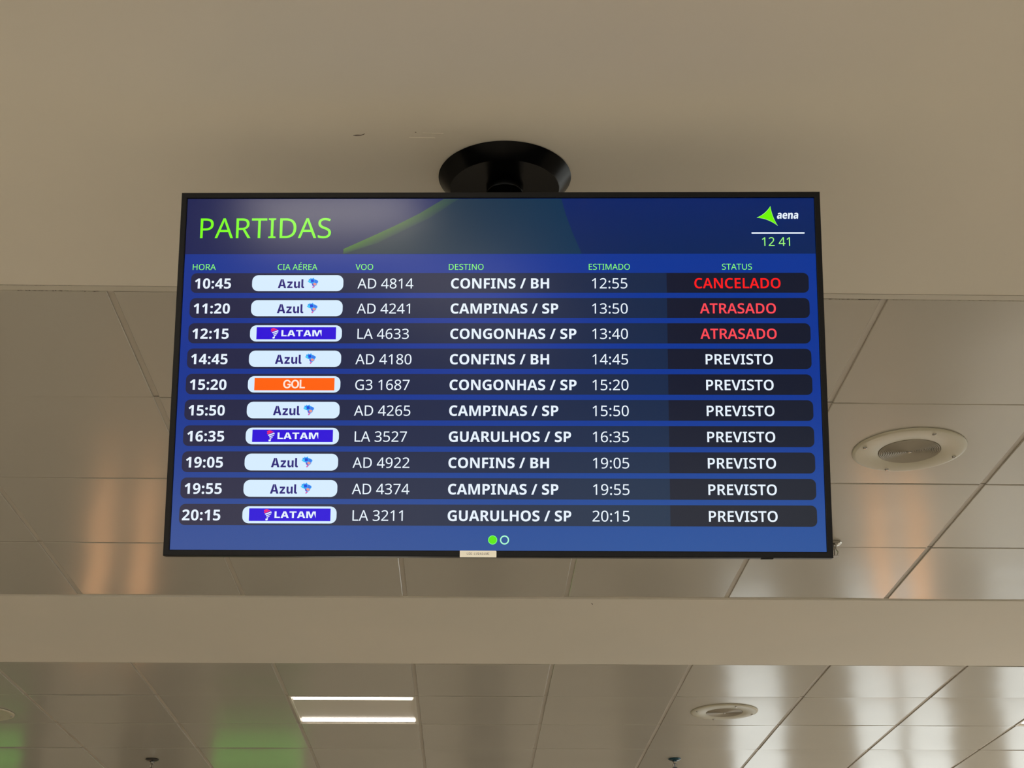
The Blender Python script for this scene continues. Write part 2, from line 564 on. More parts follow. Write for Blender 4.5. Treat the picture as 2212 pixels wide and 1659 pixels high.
bm = bmesh.new()
rect_ring(bm, [(SW / 2 + 0.0002, SH / 2 + 0.0002, -0.004), (SW / 2 + 0.0006, SH / 2 + 0.0006, 0.0035), (SW / 2 + 0.0022, SH / 2 + 0.0022, 0.0045),
               (OW - 0.0012, OH - 0.0012, 0.0045), (OW, OH, 0.0033), (OW, OH, -0.022)])
bezel = link('bezel', mesh_of(bm, 'bezel'), M_BEZEL, tv)
bm = bmesh.new()
r1 = rect_ring(bm, [(OW - 0.001, OH - 0.001, -0.0221), (OW - 0.001, OH - 0.001, -0.030), (OW - 0.06, OH - 0.06, -0.052)])
bm.faces.new(r1[0])
bm.faces.new(r1[-1])
link('back_cover', mesh_of(bm, 'back_cover'), M_BLACK, tv)
bm = bmesh.new()
box_bm(bm, (-0.14, -0.17, -0.062), (0.14, 0.17, -0.0521), 0.002)
link('mounting_plate', mesh_of(bm, 'mounting_plate'), M_BLACK, tv)
bm = bmesh.new()
box_bm(bm, (-0.011, 0.0024, 0), (0.011, 0.004, 0.012), 0.0004)
link('sensor', mesh_of(bm, 'sensor'), M_BLACK, tv, loc=(0.497, -OH - 0.004, -0.016))

# glyph outlines: advance and contours (x,y; ~ marks a curve control point), 1000 units to the em
GLYPHS = {
    'R': {'P': (605, '286,714 ~426,714 ~554,604 554,504 ~554,460 ~525,379 ~459,315 ~349,278 269,278 187,278 187,0 97,0 97,714|278,637 187,637 187,355 259,355 ~327,355 ~417,384 ~461,448 461,500 ~461,569 ~373,637'), 'A': (639, '545,0 459,221 176,221 91,0 0,0 279,717 360,717 638,0|352,517 ~349,525 ~335,567 ~322,612 318,624 ~313,604 ~302,563 ~291,529 287,517 206,301 432,301'), 'R': (622, '294,714 ~383,714 ~498,669 ~554,579 554,511 ~554,454 ~512,378 ~447,333 411,320 607,0 502,0 329,295 187,295 187,0 97,0 97,714|289,636 187,636 187,371 294,371 ~381,371 ~461,440 461,507 ~461,554 ~424,610 ~348,636'), 'T': (556, '323,0 233,0 233,635 10,635 10,714 545,714 545,635 323,635'), 'I': (339, '298,0 40,0 40,52 124,71 124,642 40,662 40,714 298,714 298,662 214,642 214,71 298,52'), 'D': (730, '669,364 ~669,244 ~580,82 ~414,0 296,0 97,0 97,714 317,714 ~425,714 ~583,634 ~669,479|574,361 ~574,456 ~511,578 ~390,637 304,637 187,637 187,77 284,77 ~429,77 ~574,220'), 'S': (549, '502,191 ~502,127 ~440,38 ~325,-10 247,-10 ~207,-10 ~134,-2 ~74,13 51,24 51,110 ~87,94 ~194,68 251,68 ~304,68 ~376,96 ~412,148 412,183 ~412,218 ~382,266 ~309,307 244,330 ~183,352 ~101,408 ~60,487 60,542 ~60,599 ~118,680 ~221,724 288,724 ~347,724 ~445,702 485,684 457,607 ~420,623 ~333,645 286,645 ~241,645 ~181,619 ~151,572 151,541 ~151,505 ~181,457 ~249,419 307,397 ~370,374 ~457,321 ~502,247'), 'H': (741, '643,0 553,0 553,333 187,333 187,0 97,0 97,714 187,714 187,412 553,412 553,714 643,714'), 'O': (781, '720,358 ~720,275 ~678,140 ~595,42 ~472,-10 391,-10 ~307,-10 ~183,43 ~101,140 ~61,276 61,359 ~61,469 ~133,633 ~280,725 392,725 ~499,725 ~645,634 ~720,469|156,358 ~156,268 ~206,138 ~311,68 391,68 ~472,68 ~575,138 ~625,268 625,358 ~625,493 ~513,646 392,646 ~311,646 ~206,577 ~156,448'), 'C': (632, '403,645 ~346,645 ~254,606 ~190,531 ~156,424 156,357 ~156,269 ~211,139 ~320,69 402,69 ~449,69 ~533,85 573,97 573,19 ~533,4 ~448,-10 389,-10 ~280,-10 ~134,80 ~61,246 61,358 ~61,439 ~106,573 ~193,671 ~321,724 404,724 ~459,724 ~561,702 601,682 565,606 ~532,621 ~451,645'), 'E': (556, '496,0 97,0 97,714 496,714 496,635 187,635 187,412 478,412 478,334 187,334 187,79 496,79'), 'É': (556, '496,0 97,0 97,714 496,714 496,635 187,635 187,412 478,412 478,334 187,334 187,79 496,79|453,934 ~444,920 ~410,880 ~369,837 ~328,798 310,784 252,784 252,796 ~267,815 ~302,867 ~336,922 347,944 453,944'), 'V': (600, '600,714 345,0 255,0 0,714 94,714 255,256 ~266,227 ~282,173 ~295,124 300,100 ~305,124 ~318,174 ~335,228 345,258 505,714'), 'N': (760, '663,0 558,0 176,593 172,593 ~174,570 ~177,507 ~180,436 180,399 180,0 97,0 97,714 201,714 582,123 586,123 ~585,139 ~582,203 ~579,279 579,311 579,714 663,714'), 'M': (907, '412,0 177,626 173,626 ~175,606 ~178,544 ~180,471 180,433 180,0 97,0 97,714 230,714 450,129 454,129 678,714 810,714 810,0 721,0 721,439 ~721,474 ~723,543 ~727,604 728,625 724,625 486,0'), 'U': (731, '640,252 ~640,178 ~580,59 ~457,-10 362,-10 ~229,-10 ~90,135 90,254 90,714 180,714 180,251 ~180,164 ~273,68 367,68 ~432,68 ~513,115 ~551,198 551,252 551,714 640,714'), 'L': (524, '97,0 97,714 187,714 187,80 499,80 499,0'), '4': (572, '552,162 448,162 448,0 363,0 363,162 21,162 21,237 357,718 448,718 448,241 552,241|363,466 ~363,492 ~364,535 ~366,573 ~367,608 368,624 364,624 ~356,605 ~332,561 321,546 107,241 363,241'), '8': (572, '285,724 ~379,724 ~499,636 499,553 ~499,510 ~462,446 ~400,397 363,378 ~407,357 ~479,304 ~522,234 522,185 ~522,125 ~464,38 ~359,-10 288,-10 ~211,-10 ~104,36 ~49,121 49,182 ~49,231 ~90,303 ~158,355 197,373 ~162,393 ~105,444 ~72,510 72,554 ~72,609 ~128,684 ~224,724|135,181 ~135,129 ~209,60 286,60 ~359,60 ~436,129 436,184 ~436,219 ~399,272 ~332,314 286,331 270,337 ~226,318 ~166,274 ~135,218|284,653 ~229,653 ~158,600 158,550 ~158,513 ~193,463 ~253,428 289,412 ~324,427 ~379,463 ~412,514 412,550 ~412,600 ~342,653'), '1': (572, '355,0 269,0 269,499 ~269,528 ~270,568 ~272,603 273,622 ~257,606 ~231,584 211,567 135,505 89,564 282,714 355,714'), '2': (572, '520,0 48,0 48,73 235,262 ~289,316 ~363,400 ~401,481 401,529 ~401,588 ~331,649 275,649 ~223,649 ~144,613 103,581 56,640 ~84,664 ~151,702 ~230,724 275,724 ~342,724 ~438,678 ~491,593 491,534 ~491,478 ~445,380 ~363,285 308,231 159,84 159,80 520,80'), '3': (572, '493,547 ~493,499 ~457,429 ~390,385 345,376 345,372 ~431,362 ~515,274 515,203 ~515,141 ~457,44 ~336,-10 241,-10 ~185,-10 ~89,7 45,29 45,111 ~90,89 ~194,64 242,64 ~338,64 ~423,139 423,205 ~423,250 ~376,305 ~286,331 223,331 154,331 154,406 224,406 ~283,406 ~362,440 ~403,501 403,541 ~403,593 ~333,650 273,650 ~235,650 ~173,635 ~120,608 93,590 49,650 ~87,680 ~200,724 272,724 ~384,724 ~493,624'), '5': (572, '275,438 ~348,438 ~456,388 ~515,295 515,228 ~515,154 ~451,47 ~332,-10 248,-10 ~193,-10 ~96,10 63,29 63,112 ~99,90 ~202,65 249,65 ~302,65 ~381,98 ~425,167 425,219 ~425,289 ~339,364 246,364 ~218,364 ~146,354 124,349 80,377 107,714 465,714 465,634 182,634 165,427 ~182,430 ~240,438'), '6': (572, '55,305 ~55,367 ~72,487 ~114,594 ~188,677 ~301,724 382,724 ~403,724 ~454,720 470,715 470,640 ~452,646 ~407,652 384,652 ~315,652 ~223,606 ~170,526 ~146,422 143,363 149,363 ~164,387 ~210,425 ~275,447 318,447 ~380,447 ~473,396 ~525,299 525,230 ~525,156 ~469,48 ~368,-10 298,-10 ~247,-10 ~159,28 ~92,106 ~55,225|297,64 ~360,64 ~438,145 438,230 ~438,298 ~369,378 300,378 ~253,378 ~183,339 ~144,279 144,247 ~144,214 ~163,150 ~202,96 ~259,64'), '7': (572, '136,0 429,634 44,634 44,714 523,714 523,646 233,0'), '0': (572, '523,358 ~523,271 ~497,135 ~440,40 ~349,-10 285,-10 ~205,-10 ~100,78 ~49,243 49,358 ~49,474 ~96,638 ~200,725 285,725 ~365,725 ~471,638 ~523,474|137,358 ~137,260 ~166,130 ~231,65 285,65 ~339,65 ~404,129 ~434,260 434,358 ~434,456 ~404,585 ~339,650 285,650 ~231,650 ~166,585 ~137,456'), ':': (268, '72,54 ~72,91 ~108,121 133,121 ~159,121 ~196,91 196,54 ~196,18 ~159,-14 133,-14 ~108,-14 ~72,18|72,482 ~72,520 ~108,550 133,550 ~159,550 ~196,520 196,482 ~196,446 ~159,414 133,414 ~108,414 ~72,446'), 'G': (728, '407,377 654,377 654,27 ~596,8 ~478,-10 403,-10 ~292,-10 ~140,79 ~61,244 61,357 ~61,469 ~149,633 ~314,724 431,724 ~491,724 ~598,702 644,682 610,604 ~572,621 ~477,645 426,645 ~341,645 ~219,575 ~155,446 155,357 ~155,272 ~210,141 ~328,68 424,68 ~471,68 ~537,78 564,85 564,297 407,297'), '9': (572, '520,409 ~520,332 ~493,183 ~422,62 ~293,-10 192,-10 ~172,-10 ~119,-5 102,0 102,75 ~120,69 ~168,62 190,62 ~260,62 ~351,108 ~405,187 ~429,292 431,350 425,350 ~410,327 ~364,289 ~299,267 255,267 ~194,267 ~101,318 ~50,414 50,483 ~50,558 ~107,666 ~209,724 278,724 ~329,724 ~417,685 ~483,607 ~520,489|278,650 ~216,650 ~137,568 137,484 ~137,415 ~204,336 274,336 ~322,336 ~392,375 ~431,435 431,467 ~431,499 ~412,564 ~374,618 ~316,650'), 'F': (519, '187,0 97,0 97,714 496,714 496,635 187,635 187,382 477,382 477,303 187,303'), ' ': (260, '')},
    'S': {'C': (638, '400,615 ~352,615 ~274,580 ~220,512 ~191,416 191,356 ~191,276 ~238,160 ~333,99 404,99 ~451,99 ~536,119 578,133 578,23 ~536,6 ~445,-10 387,-10 ~276,-10 ~129,81 ~57,246 57,357 ~57,438 ~102,572 ~190,671 ~318,724 401,724 ~455,724 ~562,701 607,679 563,574 ~527,591 ~447,615'), 'A': (672, '534,0 467,188 203,188 137,0 0,0 262,717 409,717 671,0|374,476 ~370,488 ~354,541 ~339,598 335,615 ~330,593 ~317,540 ~304,493 299,476 237,298 435,298'), 'N': (788, '699,0 537,0 201,559 197,559 ~199,536 ~203,472 ~206,403 206,370 206,0 89,0 89,714 250,714 585,159 588,159 ~587,178 ~584,241 ~581,312 581,341 581,714 699,714'), 'E': (553, '498,0 89,0 89,714 498,714 498,606 219,606 219,425 480,425 480,318 219,318 219,109 498,109'), 'L': (546, '89,0 89,714 219,714 219,109 516,109 516,0'), 'D': (732, '674,367 ~674,246 ~584,82 ~417,0 301,0 89,0 89,714 320,714 ~430,714 ~589,634 ~674,481|539,363 ~539,446 ~487,554 ~386,607 312,607 219,607 219,108 295,108 ~418,108 ~539,235'), 'O': (787, '729,358 ~729,275 ~688,140 ~605,42 ~479,-10 394,-10 ~307,-10 ~181,43 ~98,140 ~57,276 57,359 ~57,469 ~130,634 ~280,725 395,725 ~507,725 ~656,634 ~729,469|193,358 ~193,278 ~235,162 ~325,100 394,100 ~464,100 ~552,162 ~593,278 593,358 ~593,479 ~500,616 395,616 ~325,616 ~235,554 ~193,439'), 'T': (569, '349,0 220,0 220,605 16,605 16,714 553,714 553,605 349,605'), 'R': (643, '300,714 ~392,714 ~513,668 ~572,577 572,508 ~572,456 ~535,382 ~474,333 438,317 638,0 490,0 325,282 219,282 219,0 89,0 89,714|296,610 219,610 219,384 299,384 ~369,384 ~440,442 440,502 ~440,540 ~410,587 ~346,610'), 'S': (560, '518,201 ~518,139 ~457,44 ~339,-10 253,-10 ~210,-10 ~137,-2 ~76,15 48,28 48,147 ~93,126 ~204,98 257,98 ~301,98 ~360,121 ~389,162 389,189 ~389,218 ~360,258 ~294,294 236,316 ~178,339 ~97,395 ~56,474 56,532 ~56,593 ~118,679 ~227,724 299,724 ~363,724 ~466,699 507,680 468,575 ~427,593 ~339,617 296,617 ~258,617 ~209,596 ~185,559 185,535 ~185,506 ~213,466 ~279,431 335,408 ~394,385 ~475,331 ~518,257'), 'P': (615, '300,714 ~439,714 ~570,601 570,498 ~570,452 ~541,368 ~476,301 ~368,262 290,262 219,262 219,0 89,0 89,714|294,607 219,607 219,370 278,370 ~329,370 ~401,394 ~439,449 439,493 ~439,549 ~369,607'), 'V': (636, '636,714 389,0 247,0 0,714 141,714 277,292 ~286,267 ~301,209 ~314,154 318,132 ~322,154 ~334,209 ~349,267 358,293 495,714'), 'I': (377, '339,0 38,0 38,74 124,99 124,615 38,640 38,714 339,714 339,640 253,615 253,99 339,74')},
    'B': {'0': (581, '540,357 ~540,270 ~513,135 ~454,40 ~359,-10 290,-10 ~204,-10 ~93,78 ~40,242 40,357 ~40,473 ~89,637 ~199,724 290,724 ~375,724 ~486,637 ~540,473|192,357 ~192,276 ~210,168 ~252,113 290,113 ~327,113 ~370,167 ~388,276 388,357 ~388,438 ~370,547 ~327,601 290,601 ~252,601 ~210,547 ~192,438'), '1': (581, '419,0 266,0 266,410 ~266,427 ~266,475 ~268,527 269,550 ~255,535 ~232,513 218,501 139,435 60,533 284,714 419,714'), '2': (581, '537,0 37,0 37,106 216,287 ~270,343 ~336,417 ~366,478 366,513 ~366,555 ~313,596 274,596 ~233,596 ~161,559 118,523 35,622 ~66,649 ~136,695 ~227,724 288,724 ~358,724 ~461,675 ~517,588 517,531 ~517,471 ~472,374 ~384,278 321,219 232,133 232,128 537,128'), '3': (581, '512,554 ~512,504 ~471,433 ~402,387 358,376 358,373 ~444,363 ~533,278 533,204 ~533,144 ~472,46 ~345,-10 245,-10 ~181,-10 ~84,9 38,29 38,159 ~85,135 ~185,112 228,112 ~309,112 ~373,165 373,212 ~373,244 ~339,287 ~265,308 202,308 149,308 149,426 203,426 ~260,426 ~330,450 ~363,495 363,524 ~363,562 ~309,601 263,601 ~229,601 ~170,584 ~124,560 106,549 40,651 ~82,681 ~196,724 281,724 ~392,724 ~512,631'), '4': (581, '564,147 475,147 475,0 326,0 326,147 19,147 19,263 331,716 475,716 475,266 564,266|326,404 ~326,421 ~327,459 ~328,495 ~330,523 330,530 326,530 ~316,509 ~298,475 286,457 154,266 326,266'), '5': (581, '305,456 ~370,456 ~472,404 ~530,305 530,234 ~530,156 ~466,47 ~342,-10 249,-10 ~190,-10 ~90,10 53,29 53,158 ~90,139 ~195,112 240,112 ~282,112 ~343,137 ~376,189 376,227 ~376,279 ~307,337 234,337 ~207,337 ~148,326 127,320 67,353 94,714 481,714 481,585 223,585 211,447 ~227,450 ~270,456'), '6': (581, '42,303 ~42,365 ~60,486 ~104,593 ~184,676 ~308,724 398,724 ~419,724 ~476,719 494,716 494,594 ~475,599 ~427,604 396,604 ~336,604 ~255,571 ~208,511 ~185,430 183,381 189,381 ~202,405 ~242,443 ~301,465 341,465 ~403,465 ~494,412 ~543,311 543,239 ~543,161 ~484,49 ~376,-10 301,-10 ~246,-10 ~152,27 ~82,105 ~42,223|298,112 ~342,112 ~395,172 395,236 ~395,288 ~349,347 301,347 ~268,347 ~220,318 ~194,273 194,249 ~194,224 ~207,176 ~233,136 ~272,112'), '7': (581, '115,0 379,585 40,585 40,714 541,714 541,618 275,0'), '8': (581, '291,724 ~392,724 ~520,637 520,551 ~520,508 ~486,444 ~428,395 392,377 ~430,357 ~498,305 ~542,236 542,188 ~542,130 ~485,40 ~374,-10 291,-10 ~206,-10 ~94,38 ~39,126 39,186 ~39,235 ~76,305 ~138,354 176,373 ~144,393 ~92,444 ~61,510 61,552 ~61,609 ~121,685 ~225,724|181,190 ~181,152 ~236,102 289,102 ~344,102 ~400,150 400,189 ~400,216 ~370,259 ~323,291 297,302 283,309 ~252,295 ~206,261 ~181,218|290,612 ~254,612 ~205,574 205,540 ~205,516 ~228,480 ~267,452 291,441 ~313,451 ~352,478 ~375,514 375,540 ~375,574 ~327,612'), '9': (581, '540,404 ~540,316 ~503,165 ~421,52 ~284,-10 184,-10 ~163,-10 ~107,-7 88,-3 88,120 ~108,115 ~152,110 178,110 ~242,110 ~325,143 ~374,203 ~397,285 399,332 393,332 ~379,309 ~339,271 ~281,249 239,249 ~178,249 ~88,302 ~38,404 38,476 ~38,554 ~98,665 ~207,724 282,724 ~336,724 ~429,686 ~500,608 ~540,487|285,601 ~240,601 ~186,541 186,477 ~186,426 ~234,367 282,367 ~314,367 ~361,396 ~388,441 388,465 ~388,489 ~375,538 ~350,578 ~311,601'), ':': (281, '54,70 ~54,117 ~105,154 141,154 ~176,154 ~227,117 227,70 ~227,27 ~176,-13 141,-13 ~105,-13 ~54,27|54,473 ~54,519 ~105,556 141,556 ~176,556 ~227,519 227,473 ~227,428 ~176,389 141,389 ~105,389 ~54,428'), 'C': (642, '398,597 ~355,597 ~286,564 ~238,501 ~213,412 213,355 ~213,280 ~255,173 ~340,117 404,117 ~451,117 ~538,139 582,156 582,26 ~537,7 ~444,-10 387,-10 ~273,-10 ~126,81 ~55,247 55,356 ~55,437 ~100,572 ~188,670 ~316,724 400,724 ~453,724 ~562,701 611,677 561,555 ~525,572 ~444,597'), 'O': (791, '735,358 ~735,275 ~694,140 ~611,42 ~483,-10 395,-10 ~308,-10 ~179,42 ~96,140 ~55,275 55,359 ~55,470 ~128,634 ~279,725 396,725 ~512,725 ~663,634 ~735,469|216,358 ~216,284 ~253,176 ~333,119 395,119 ~459,119 ~538,176 ~574,284 574,358 ~574,470 ~492,598 396,598 ~333,598 ~253,540 ~216,433'), 'N': (805, '720,0 525,0 217,538 213,538 ~215,515 ~218,451 ~221,383 221,352 221,0 85,0 85,714 279,714 586,181 590,181 ~589,201 ~585,264 ~583,333 583,360 583,714 720,714'), 'F': (531, '236,0 85,0 85,714 498,714 498,589 236,589 236,407 479,407 479,282 236,282'), 'I': (401, '364,0 36,0 36,87 123,116 123,599 36,627 36,714 364,714 364,627 277,599 277,116 364,87'), 'S': (566, '528,207 ~528,147 ~467,48 ~348,-10 257,-10 ~212,-10 ~139,-1 ~76,17 47,31 47,169 ~96,145 ~210,116 261,116 ~300,116 ~350,136 ~375,171 375,193 ~375,219 ~347,253 ~285,286 231,308 ~174,332 ~95,387 ~53,467 53,526 ~53,590 ~117,678 ~231,724 306,724 ~372,724 ~479,697 521,677 474,556 ~432,575 ~343,599 302,599 ~269,599 ~226,582 ~205,551 205,531 ~205,506 ~233,472 ~297,438 352,415 ~408,392 ~486,337 ~528,263'), '/': (417, '7,0 273,714 412,714 146,0'), 'B': (665, '316,714 ~463,714 ~597,627 597,536 ~597,491 ~564,426 ~509,386 476,379 476,374 ~511,367 ~575,331 ~615,263 615,207 ~615,142 ~551,49 ~434,0 352,0 85,0 85,714|324,428 ~390,428 ~440,476 440,515 ~440,556 ~381,595 317,595 238,595 238,428|238,313 238,121 335,121 ~403,121 ~456,176 456,219 ~456,246 ~433,288 ~378,313 330,313'), 'H': (756, '671,0 518,0 518,307 238,307 238,0 85,0 85,714 238,714 238,435 518,435 518,714 671,714'), 'A': (692, '527,0 472,168 220,168 165,0 0,0 251,717 439,717 692,0|387,451 ~383,466 ~366,526 ~350,589 345,609 ~341,586 ~326,526 ~312,470 307,451 256,296 437,296'), 'M': (944, '397,0 217,558 213,558 ~215,538 ~218,472 ~221,395 221,358 221,0 85,0 85,714 293,714 470,177 474,177 651,714 859,714 859,0 716,0 716,362 ~716,397 ~718,470 ~722,536 723,557 719,557 538,0'), 'P': (621, '309,714 ~447,714 ~579,599 579,494 ~579,447 ~551,361 ~486,292 ~380,253 303,253 238,253 238,0 85,0 85,714|304,589 238,589 238,379 289,379 ~331,379 ~392,400 ~425,449 425,489 ~425,537 ~366,589'), 'G': (735, '381,402 665,402 665,31 ~609,12 ~476,-10 399,-10 ~293,-10 ~139,74 ~55,238 55,358 ~55,470 ~142,634 ~308,724 428,724 ~492,724 ~607,700 652,680 601,558 ~563,576 ~475,597 427,597 ~354,597 ~259,534 ~213,425 213,355 ~213,282 ~258,175 ~348,117 417,117 ~445,117 ~501,124 519,129 519,280 381,280'), 'U': (747, '667,272 ~667,188 ~602,61 ~470,-10 371,-10 ~228,-10 ~80,139 80,270 80,714 233,714 233,278 ~233,198 ~304,119 374,119 ~424,119 ~486,155 ~514,227 514,279 514,714 667,714'), 'R': (656, '304,714 ~398,714 ~522,667 ~583,575 583,506 ~583,458 ~549,384 ~491,332 454,315 657,0 482,0 323,274 238,274 238,0 85,0 85,714|301,595 238,595 238,392 301,392 ~362,392 ~428,442 428,499 ~428,531 ~401,573 ~345,595'), 'L': (559, '85,0 85,714 238,714 238,126 527,126 527,0'), 'T': (577, '365,0 212,0 212,587 19,587 19,714 558,714 558,587 365,587'), 'E': (552, '499,0 85,0 85,714 499,714 499,589 238,589 238,433 482,433 482,308 238,308 238,127 499,127'), 'D': (732, '678,369 ~678,246 ~586,82 ~419,0 303,0 85,0 85,714 321,714 ~434,714 ~593,635 ~678,481|518,363 ~518,440 ~473,540 ~383,589 317,589 238,589 238,126 302,126 ~412,126 ~518,244'), ' ': (260, '')},
    'K': {'a': (623, '336,563 ~441,563 ~559,459 559,363 559,0 427,0 390,73 386,73 ~363,44 ~314,7 ~250,-10 204,-10 ~156,-10 ~80,29 ~36,108 36,169 ~36,258 ~159,344 276,349 368,352 368,360 ~368,397 ~332,428 301,428 ~268,428 ~188,405 147,387 92,513 ~140,538 ~261,563|325,245 ~273,243 ~230,210 230,180 ~230,152 ~260,125 285,125 ~320,125 ~369,169 369,204 369,247'), 'e': (618, '315,563 ~396,563 ~513,507 ~576,395 576,310 576,225 235,225 ~237,182 ~298,126 356,126 ~408,126 ~494,146 540,168 540,31 ~500,10 ~405,-10 333,-10 ~249,-10 ~118,49 ~42,175 42,273 ~42,373 ~111,501 ~234,563|322,433 ~288,433 ~243,391 239,345 403,345 ~403,370 ~384,409 ~348,433'), 'n': (670, '412,563 ~498,563 ~606,467 606,360 606,0 415,0 415,302 ~415,357 ~383,413 348,413 ~294,413 ~257,325 257,242 257,0 66,0 66,553 210,553 236,480 243,480 ~261,506 ~310,543 ~373,563')},
    'Z': {'A': (767, '23,0 266,728 494,728 744,0 554,0 451,321 ~427,400 ~382,577 359,673 397,673 ~375,577 ~333,399 311,321 212,0|187,156 187,286 580,286 580,156'), 'z': (580, '57,0 57,97 313,411 313,414 66,414 66,546 514,546 514,439 276,135 276,132 523,132 523,0'), 'u': (634, '246,-7 ~189,-7 ~104,44 ~57,136 57,198 57,546 225,546 225,231 ~225,184 ~273,131 315,131 ~343,131 ~385,156 ~409,202 409,234 409,546 577,546 577,0 419,0 416,138 424,138 ~403,72 ~317,-7'), 'l': (321, '234,-3 ~142,-3 ~57,71 57,149 57,728 225,728 225,169 ~225,147 ~243,126 263,126 ~274,126 ~286,127 291,129 316,10 ~304,6 ~262,-3'), 'L': (565, '58,0 58,728 228,728 228,139 533,139 533,0'), 'T': (676, '33,589 33,728 643,728 643,589 423,589 423,0 253,0 253,589'), 'M': (942, '58,0 58,728 322,728 417,439 ~425,414 ~445,330 ~465,233 ~483,143 488,111 456,111 ~461,142 ~478,232 ~498,329 ~518,413 526,439 620,728 885,728 885,0 714,0 714,316 ~714,341 ~716,417 ~718,506 ~720,597 720,636 731,636 ~722,593 ~699,501 ~676,413 ~655,340 647,316 543,0 400,0 294,316 ~286,340 ~265,413 ~241,500 ~218,592 208,636 221,636 ~221,598 ~223,508 ~226,418 ~228,341 228,316 228,0')},
    'G': {'G': (750, '388,-10 ~286,-10 ~133,81 ~47,248 47,363 ~47,481 ~136,648 ~289,737 385,737 ~446,737 ~551,702 ~634,636 ~686,547 694,493 546,493 ~538,520 ~510,563 ~469,592 ~418,608 387,608 ~330,608 ~243,551 ~194,443 194,364 ~194,286 ~242,177 ~330,119 389,119 ~442,119 ~519,159 ~560,231 560,280 591,275 400,275 400,386 701,386 701,296 ~701,201 ~620,64 ~479,-10'), 'O': (770, '385,-10 ~289,-10 ~136,78 ~47,245 47,363 ~47,482 ~136,649 ~289,737 385,737 ~481,737 ~634,649 ~723,482 723,363 ~723,245 ~634,78 ~481,-10|385,119 ~442,119 ~528,176 ~576,285 576,363 ~576,443 ~528,552 ~442,608 385,608 ~328,608 ~242,552 ~194,443 194,363 ~194,285 ~242,176 ~328,119'), 'L': (565, '67,0 67,728 213,728 213,121 528,121 528,0')},
    'U': {'U': (744, '373,-12 ~287,-12 ~158,56 ~88,173 88,248 88,728 181,728 181,255 ~181,203 ~227,121 ~313,74 373,74 ~432,74 ~518,121 ~563,203 563,255 563,728 656,728 656,248 ~656,173 ~586,56 ~458,-12'), 'D': (722, '315,0 139,0 139,82 309,82 ~398,82 ~515,150 ~572,277 572,365 ~572,453 ~515,578 ~402,646 318,646 135,646 135,728 324,728 ~431,728 ~582,641 ~662,478 662,365 ~662,251 ~581,88 ~426,0|181,728 181,0 88,0 88,728'), 'I': (441, '45,0 45,82 174,82 174,646 45,646 45,728 396,728 396,646 267,646 267,82 396,82 396,0'), '-': (648, '482,351 482,270 163,270 163,351'), 'L': (565, '88,0 88,728 181,728 181,82 518,82 518,0'), 'V': (690, '293,0 25,728 123,728 277,296 ~290,259 ~330,135 356,44 338,44 ~364,137 ~403,259 416,296 566,728 665,728 400,0'), 'P': (639, '88,0 88,728 337,728 ~422,728 ~532,666 ~585,561 585,496 ~585,431 ~532,326 ~422,263 337,263 161,263 161,345 333,345 ~391,345 ~461,384 ~493,453 493,496 ~493,539 ~461,607 ~390,646 332,646 181,646 181,0'), 'A': (690, '25,0 290,728 397,728 665,0 567,0 413,432 ~398,472 ~361,591 334,684 352,684 ~325,590 ~287,469 274,432 124,0|158,203 158,284 532,284 532,203'), '0': (648, '324,-10 ~243,-10 ~129,78 ~69,245 69,363 ~69,481 ~130,648 ~244,737 324,737 ~405,737 ~519,648 ~579,481 579,363 ~579,245 ~520,78 ~406,-10|324,71 ~377,71 ~452,140 ~490,271 490,363 ~490,457 ~452,587 ~377,657 324,657 ~271,657 ~197,587 ~158,457 158,363 ~158,271 ~197,140 ~271,71'), '4': (648, '59,148 59,224 349,728 440,728 157,235 157,229 589,229 589,148|402,0 402,170 402,206 402,454 490,454 490,0'), 'M': (903, '88,0 88,728 220,728 399,269 ~405,252 ~421,204 ~439,147 ~456,91 462,67 442,67 ~449,90 ~465,145 ~483,202 ~500,252 506,269 683,728 815,728 815,0 724,0 724,416 ~724,438 ~725,496 ~726,559 ~728,625 728,655 736,655 ~726,622 ~703,552 ~681,487 ~661,433 654,416 492,0 411,0 246,416 ~239,433 ~221,485 ~199,549 ~175,620 163,655 172,655 ~173,628 ~174,564 ~175,500 ~176,439 176,416 176,0')},
}

# ---------------------------------------------------------------- what the screen shows, laid out on 1920 x 1080
def sx(u):
    return (u / 1920 - 0.5) * SW


def sy(v):
    return (0.5 - v / 1080) * SH


def pix_mesh(name, verts, faces, cols):
    me = bpy.data.meshes.new(name)
    me.from_pydata(verts, [], faces)
    at = me.color_attributes.new('pixel', 'FLOAT_COLOR', 'POINT')
    for i, c in enumerate(cols):
        at.data[i].color = (*c, 1)
    me.materials.append(M_PIX)
    return me


def poly(name, pts, color, z, parent, color2=None):
    """Filled outline in screen pixels; color may run left to right to color2."""
    tri = tessellate_polygon([[Vector((x, y, 0)) for x, y in pts]])
    a = lin(color)
    b = lin(color2) if color2 else a
    x0, x1 = min(p[0] for p in pts), max(p[0] for p in pts)
    cols = [tuple(p + (q_ - p) * (x - x0) / (x1 - x0) for p, q_ in zip(a, b)) for x, y in pts]
    vs = [(sx(x), sy(y), z * 1e-4) for x, y in pts]
    fs = []
    for t in tri:
        (ax, ay), (bx, by), (dx, dy) = (vs[t[0]][:2], vs[t[1]][:2], vs[t[2]][:2])
        fs.append(t if (bx - ax) * (dy - ay) - (by - ay) * (dx - ax) > 0 else t[::-1])
    return link(name, pix_mesh(name, vs, fs, cols), None, parent)


